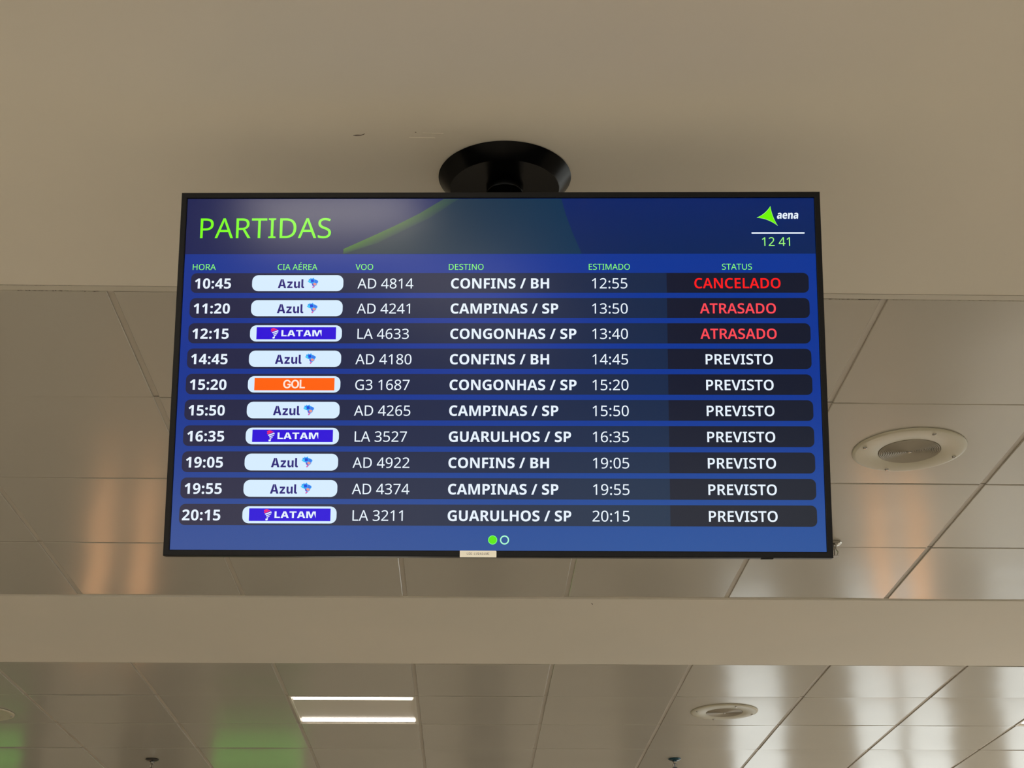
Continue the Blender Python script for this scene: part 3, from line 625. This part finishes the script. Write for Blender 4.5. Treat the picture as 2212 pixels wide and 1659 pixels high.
def grid_panel(name, xs, ys, colf, z, parent):
    vs = [(sx(x), sy(y), z * 1e-4) for y in ys for x in xs]
    cols = [lin(colf(x, y)) for y in ys for x in xs]
    n = len(xs)
    fs = [(j * n + i, (j + 1) * n + i, (j + 1) * n + i + 1, j * n + i + 1) for j in range(len(ys) - 1) for i in range(n - 1)]
    return link(name, pix_mesh(name, vs, fs, cols), None, parent)


def rrect(x0, y0, x1, y1, r, corners=(1, 1, 1, 1), seg=6):
    pts = []
    for on, (cx_, cy_, a0) in zip(corners, ((x0 + r, y0 + r, 180), (x1 - r, y0 + r, 270), (x1 - r, y1 - r, 0), (x0 + r, y1 - r, 90))):
        if on:
            for k in range(seg + 1):
                a = math.radians(a0 + 90 * k / seg)
                pts.append((cx_ + r * math.cos(a), cy_ + r * math.sin(a)))
        else:
            pts.append(({180: x0, 270: x1, 0: x1, 90: x0}[a0], {180: y0, 270: y0, 0: y1, 90: y1}[a0]))
    return pts


_cache = {}


def glyph(font, ch):
    key = (font, ch)
    if key in _cache:
        return _cache[key]
    adv, src = GLYPHS[font][ch]
    loops = []
    for c in src.split('|') if src else ():
        raw = []
        for tok in c.split():
            on = tok[0] != '~'
            x, y = tok.lstrip('~').split(',')
            raw.append((float(x), float(y), on))
        full = []
        n = len(raw)
        for i in range(n):
            a, b = raw[i], raw[(i + 1) % n]
            full.append(a)
            if not a[2] and not b[2]:
                full.append(((a[0] + b[0]) / 2, (a[1] + b[1]) / 2, True))
        while not full[0][2]:
            full = full[1:] + full[:1]
        n = len(full)
        out = []
        i = 0
        while i < n:
            p = full[i]
            q_ = full[(i + 1) % n]
            out.append((p[0], p[1]))
            if not q_[2]:
                e = full[(i + 2) % n]
                for k in (1, 2, 3):
                    t = k / 4
                    out.append(((1 - t) ** 2 * p[0] + 2 * t * (1 - t) * q_[0] + t * t * e[0], (1 - t) ** 2 * p[1] + 2 * t * (1 - t) * q_[1] + t * t * e[1]))
                i += 2
            else:
                i += 1
        clean = []
        for p in out:
            if not clean or abs(p[0] - clean[-1][0]) + abs(p[1] - clean[-1][1]) > 0.6:
                clean.append(p)
        if len(clean) > 2 and abs(clean[0][0] - clean[-1][0]) + abs(clean[0][1] - clean[-1][1]) < 0.6:
            clean.pop()
        loops.append(clean)
    vs, fs = [], []
    area_ = lambda lp: sum(a[0] * b[1] - b[0] * a[1] for a, b in zip(lp, lp[1:] + lp[:1])) / 2

    def inside(p, lp):
        c = False
        for a, b in zip(lp, lp[1:] + lp[:1]):
            if (a[1] > p[1]) != (b[1] > p[1]) and p[0] < (b[0] - a[0]) * (p[1] - a[1]) / (b[1] - a[1]) + a[0]:
                c = not c
        return c
    outer = [lp for lp in loops if area_(lp) < 0]
    holes = [lp for lp in loops if area_(lp) >= 0]
    for lp in outer:
        grp = [lp] + [h for h in holes if inside(h[0], lp)]
        o = len(vs)
        for g in grp:
            vs += g
        for t in tessellate_polygon([[Vector((x, y, 0)) for x, y in g] for g in grp]):
            a, b, c = (vs[k + o] for k in t)
            ar = (b[0] - a[0]) * (c[1] - a[1]) - (b[1] - a[1]) * (c[0] - a[0])
            if abs(ar) > 1e-6:
                t = tuple(k + o for k in t)
                fs.append(t if ar > 0 else (t[0], t[2], t[1]))
    _cache[key] = (adv, vs, fs)
    return _cache[key]


def text_geo(font, s, shear=0.0, track=0.0):
    V, Fc, x = [], [], 0.0
    for ch in s:
        adv, vs, fs = glyph(font, ch)
        o = len(V)
        V += [(x + a + shear * b, b) for a, b in vs]
        Fc += [tuple(k + o for k in t) for t in fs]
        x += adv + track
    return V, Fc


def text(name, font, s, x0, base, x1, size, color, z, parent, shear=0.0, track=0.0, m=None, yscale=1.0):
    """Lettering from x0 to x1 on the baseline base, all in screen pixels; size is the em in pixels."""
    V, Fc = text_geo(font, s, shear, track)
    lo, hi = min(v[0] for v in V), max(v[0] for v in V)
    kx = (x1 - x0) / (hi - lo) if x1 is not None else size / 1000
    ky = size / 1000 * yscale
    vs = [(sx(x0 + (a - lo) * kx), sy(base - b * ky), z * 1e-4) for a, b in V]
    if m is None:
        me = pix_mesh(name, vs, Fc, [lin(color)] * len(vs))
    else:
        me = bpy.data.meshes.new(name)
        me.from_pydata(vs, [], Fc)
        me.materials.append(m)
    return link(name, me, None, parent)


WHITE = (232, 243, 255)
GREEN = (122, 255, 20)
PALEGREEN = (138, 255, 112)


def haze_lift(y):
    """reflected haze painted into the picture, paler towards the foot of the panel"""
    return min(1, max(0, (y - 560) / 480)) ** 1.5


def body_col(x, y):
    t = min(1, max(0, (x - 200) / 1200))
    k = haze_lift(y)
    return (18 - 18 * t + 38 * k, 50 + 30 * k, 142 + 4 * t + 4 * k)  # body blue with the reflected haze painted in at the foot


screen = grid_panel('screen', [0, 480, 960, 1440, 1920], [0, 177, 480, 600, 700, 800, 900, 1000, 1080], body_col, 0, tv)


def header_col(x, y):
    t = min(1, x / 1250)
    return (26 - 26 * t, 32 + 1 * t, 80 + 6 * t + 14 * (1 - y / 177) * t)


grid_panel('header_band', [0, 300, 700, 1100, 1500, 1920], [0, 90, 177], header_col, 1, screen)
poly('header_emblem', [(485, 161), (560, 126), (637, 89), (715, 48), (789, 1), (1150, 1), (1163, 50), (1184, 110), (1212, 177), (483, 177)], (30, 50, 62), 2, screen, (4, 48, 80))
_e = [(485, 161), (560, 126), (637, 89), (715, 48), (789, 1)]
_w = [(486, 177), (590, 142), (665, 104), (748, 62), (836, 1)]
_vs = [(sx(x), sy(y), 3e-4) for x, y in _e + _w]
_cs = [lin(c) for c in ((62, 110, 40), (60, 105, 44), (56, 98, 48), (50, 88, 58), (44, 72, 72))] + [lin(c) for c in ((38, 62, 62), (37, 61, 64), (36, 60, 66), (35, 60, 68), (34, 60, 70))]
_fs = [(i, i + 5, i + 6, i + 1) for i in range(4)]
link('emblem_edge', pix_mesh('emblem_edge', _vs, _fs, _cs), None, screen)

text('title_lettering', 'R', 'PARTIDAS', 43.3, 126, 445, 88.4, GREEN, 4, screen)
for s, a, b in (('HORA', 25.8, 96.5), ('CIA AÉREA', 286, 407), ('VOO', 523.6, 577.3), ('DESTINO', 808, 913.6), ('ESTIMADO', 1233, 1357.3), ('STATUS', 1635.9, 1726.4)):
    text('heading_lettering', 'R', s, a, 227.2, b, 25.8, PALEGREEN, 4, screen)


def bez(p0, c, p1, n=7):
    return [((1 - t) ** 2 * p0[0] + 2 * t * (1 - t) * c[0] + t * t * p1[0], (1 - t) ** 2 * p0[1] + 2 * t * (1 - t) * c[1] + t * t * p1[1]) for t in (k / n for k in range(n))]


# the operator's green three-pointed mark, its pale rim and name
A_, B_, C_ = (1787.4, 27.0), (1745.8, 62.6), (1808.0, 88.0)


def star(grow):
    g = grow
    a, b, c = (A_[0] + 0.2 * g, A_[1] - g), (B_[0] - g, B_[1] + 0.2 * g), (C_[0] + g * 0.7, C_[1] + g)
    return bez(a, (1772 - g * 0.6, 53 - g), b) + bez(b, (1780 - g * 0.1, 64 + g), c) + bez(c, (1790 + g, 60 - g * 0.4), a)


poly('logo_rim', star(1.3), (176, 255, 132), 3, screen)
poly('logo_mark', star(-0.4), (108, 248, 0), 4, screen)
text('logo_lettering', 'K', 'aena', 1806.5, 66.3, 1871.5, 34.0, WHITE, 4, screen, shear=0.14, track=-14)
poly('header_rule', rrect(1727.6, 109.2, 1889, 113.6, 2.1), WHITE, 3, screen)
text('clock_lettering', 'R', '12 41', 1759, 152.7, 1843.7, 38.2, (160, 255, 122), 4, screen)

ROWS = [('10:45', 'a', 'AD 4814', 'CONFINS / BH', '12:55', 'CANCELADO'), ('11:20', 'a', 'AD 4241', 'CAMPINAS / SP', '13:50', 'ATRASADO'),
        ('12:15', 'l', 'LA 4633', 'CONGONHAS / SP', '13:40', 'ATRASADO'), ('14:45', 'a', 'AD 4180', 'CONFINS / BH', '14:45', 'PREVISTO'),
        ('15:20', 'g', 'G3 1687', 'CONGONHAS / SP', '15:20', 'PREVISTO'), ('15:50', 'a', 'AD 4265', 'CAMPINAS / SP', '15:50', 'PREVISTO'),
        ('16:35', 'l', 'LA 3527', 'GUARULHOS / SP', '16:35', 'PREVISTO'), ('19:05', 'a', 'AD 4922', 'CONFINS / BH', '19:05', 'PREVISTO'),
        ('19:55', 'a', 'AD 4374', 'CAMPINAS / SP', '19:55', 'PREVISTO'), ('20:15', 'l', 'LA 3211', 'GUARULHOS / SP', '20:15', 'PREVISTO')]

# outline of the small country-shaped mark, on a unit square (y down)
MAP = [(0.0, 0.34), (0.10, 0.28), (0.12, 0.10), (0.22, 0.14), (0.30, 0.02), (0.36, 0.10), (0.50, 0.06), (0.56, 0.0), (0.62, 0.14), (0.80, 0.20), (0.98, 0.30), (1.0, 0.42),
       (0.90, 0.54), (0.86, 0.70), (0.72, 0.78), (0.64, 0.90), (0.52, 1.0), (0.44, 0.94), (0.52, 0.80), (0.42, 0.70), (0.40, 0.56), (0.26, 0.50), (0.14, 0.46)]


def country_mark(x, y, w, h, parent):
    P = lambda pts: [(x + a * w, y + b * h) for a, b in pts]
    poly('country_mark', P(MAP), (40, 160, 246), 5, parent)
    poly('country_mark', P([(0.30, 0.18), (0.56, 0.16), (0.60, 0.40), (0.34, 0.44)]), (30, 70, 214), 6, parent)
    poly('country_mark', P([(0.02, 0.34), (0.26, 0.22), (0.30, 0.46), (0.15, 0.45)]), (70, 205, 250), 6, parent)
    poly('country_mark', P([(0.66, 0.20), (0.96, 0.32), (0.86, 0.52), (0.64, 0.44)]), (60, 120, 235), 6, parent)
    poly('country_mark', P([(0.58, 0.46), (0.84, 0.54), (0.82, 0.70), (0.66, 0.74), (0.54, 0.62)]), (235, 150, 140), 6, parent)
    poly('country_mark', P([(0.42, 0.56), (0.54, 0.58), (0.60, 0.74), (0.53, 0.79), (0.44, 0.69)]), (120, 70, 190), 6, parent)
    poly('country_mark', P([(0.53, 0.81), (0.68, 0.78), (0.62, 0.90), (0.52, 0.98), (0.46, 0.93)]), (235, 95, 160), 6, parent)


def flame_mark(x, y, w, h, parent):
    P = lambda pts: [(x + a * w, y + b * h) for a, b in pts]
    red, wht = (250, 40, 96), WHITE
    poly('airline_mark', P([(0.02, 0.10), (0.30, 0.0), (0.62, 0.04), (0.30, 0.16), (0.06, 0.20)]), red, 6, parent)
    poly('airline_mark', P([(0.02, 0.26), (0.66, 0.08), (0.84, 0.14), (0.10, 0.36)]), red, 6, parent)
    poly('airline_mark', P([(0.14, 0.42), (0.90, 0.20), (0.98, 0.30), (0.26, 0.50)]), wht, 6, parent)
    poly('airline_mark', P([(0.30, 0.56), (0.96, 0.38), (0.82, 0.50), (0.36, 0.64)]), wht, 6, parent)
    poly('airline_mark', P([(0.38, 0.70), (0.78, 0.58), (0.66, 0.70), (0.42, 0.78)]), wht, 6, parent)
    poly('airline_mark', P([(0.24, 0.86), (0.56, 0.78), (0.50, 0.98), (0.28, 1.0)]), wht, 6, parent)


for i, (hh, al, fl, de, es, st) in enumerate(ROWS):
    y = 237.2 + 78.62 * i
    b = y + 48.7
    k = haze_lift(y)
    g = lambda c: (c[0] + 24 * k, c[1] + 18 * k, c[2] + 4 * k)  # lower rows carry the same painted haze
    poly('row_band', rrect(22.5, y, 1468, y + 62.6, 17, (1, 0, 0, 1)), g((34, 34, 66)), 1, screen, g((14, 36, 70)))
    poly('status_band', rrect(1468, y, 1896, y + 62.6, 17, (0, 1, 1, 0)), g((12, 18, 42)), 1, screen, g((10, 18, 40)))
    w = {'20:15': 113.6, '16:35': 110.8, '15:50': 109}.get(hh, 110.6)
    xl = 31.0 if hh[0] == '2' else 34.6
    text('time_lettering', 'B', hh, xl, b, xl + w, 44.2, WHITE, 4, screen)
    poly('airline_badge', rrect(209.6, y + 6.6, 487.8, y + 57.0, 19), (214, 236, 255), 2, screen)
    if al == 'a':
        text('airline_lettering', 'Z', 'Azul', 288.5, b - 1.2, 369, 38.4, (44, 34, 118), 5, screen)
        country_mark(378.5, y + 14.6, 33, 33.5, screen)
    elif al == 'l':
        poly('badge_field', rrect(229.2, y + 12.6, 470, y + 50.2, 1.0), (44, 0, 214), 3, screen)
        text('airline_lettering', 'Z', 'LATAM', 304.8, y + 41.0, 426.3, 26.6, WHITE, 5, screen)
        flame_mark(272.2, y + 15.0, 24.6, 33.4, screen)
    else:
        poly('badge_field', rrect(229.2, y + 12.6, 470, y + 50.2, 1.0), (255, 96, 0), 3, screen)
        text('airline_lettering', 'G', 'GOL', 316, y + 44.0, 381.5, 35.5, (255, 232, 218), 5, screen, track=-70)
    text('flight_lettering', 'R', fl, 531 if fl[0] == 'A' else (535 if fl[0] == 'L' else 532.5), b, None, 43.6, WHITE, 4, screen)
    wd = {'CONFINS / BH': 297.6, 'CAMPINAS / SP': None, 'CONGONHAS / SP': 379.6, 'GUARULHOS / SP': 362.8}[de]
    text('destination_lettering', 'B', de, 815.2, b, None if wd is None else 815.2 + wd, 44.0, WHITE, 4, screen)
    text('estimate_lettering', 'R', es, 1242.4 if es[0] == '1' else 1240.2, b, None, 44.3, WHITE, 4, screen)
    c = (255, 22, 26) if st[0] == 'C' else ((255, 72, 84) if st[0] == 'A' else WHITE)
    a0, a1 = {'C': (1551.5, 1811.1), 'A': (1566.6, 1794.7), 'P': (1580.6, 1781.0)}[st[0]]
    text('status_lettering', 'S', st, a0, b - 0.4, a1, 43.9, c, 4, screen)


def disc(name, x, y, r, color, z, hole=0.0):
    n = 32
    pts = [(x + r * math.cos(2 * math.pi * k / n), y + r * math.sin(2 * math.pi * k / n)) for k in range(n)]
    if not hole:
        return poly(name, pts, color, z, screen)
    vs = [(sx(a), sy(b_), z * 1e-4) for a, b_ in pts] + [(sx(x + hole * math.cos(2 * math.pi * k / n)), sy(y + hole * math.sin(2 * math.pi * k / n)), z * 1e-4) for k in range(n)]
    fs = [(k, n + k, n + (k + 1) % n, (k + 1) % n) for k in range(n)]
    return link(name, pix_mesh(name, vs, fs, [lin(color)] * len(vs)), None, screen)


disc('page_dot', 947.9, 1048.6, 13.4, (120, 250, 120), 2)
disc('page_dot', 947.9, 1048.6, 11.4, (92, 232, 0), 3)
disc('page_dot', 982.7, 1048.6, 13.4, (172, 255, 208), 2, 9.6)

# paper sticker on the lower bezel
st_ = rrect(852.7, 1080.9, 959.5, 1100.2, 3.0, (0, 1, 0, 0))
bm = bmesh.new()
lo = [bm.verts.new((sx(x), sy(y), 0.0046)) for x, y in st_]
hi = [bm.verts.new((sx(x), sy(y), 0.0051)) for x, y in st_]
bm.faces.new(hi)
bm.faces.new(lo[::-1])
for k in range(len(st_)):
    j = (k + 1) % len(st_)
    bm.faces.new((lo[k], lo[j], hi[j], hi[k]))
sticker = link('sticker', mesh_of(bm, 'sticker'), M_STICKER, tv)
sticker['label'] = 'small cream paper sticker with printed asset code'
text('sticker_lettering', 'U', 'UDI-LVPA04MI', 873.4, 1093.4, 938.6, 9.4, WHITE, 52, sticker, m=M_INK)
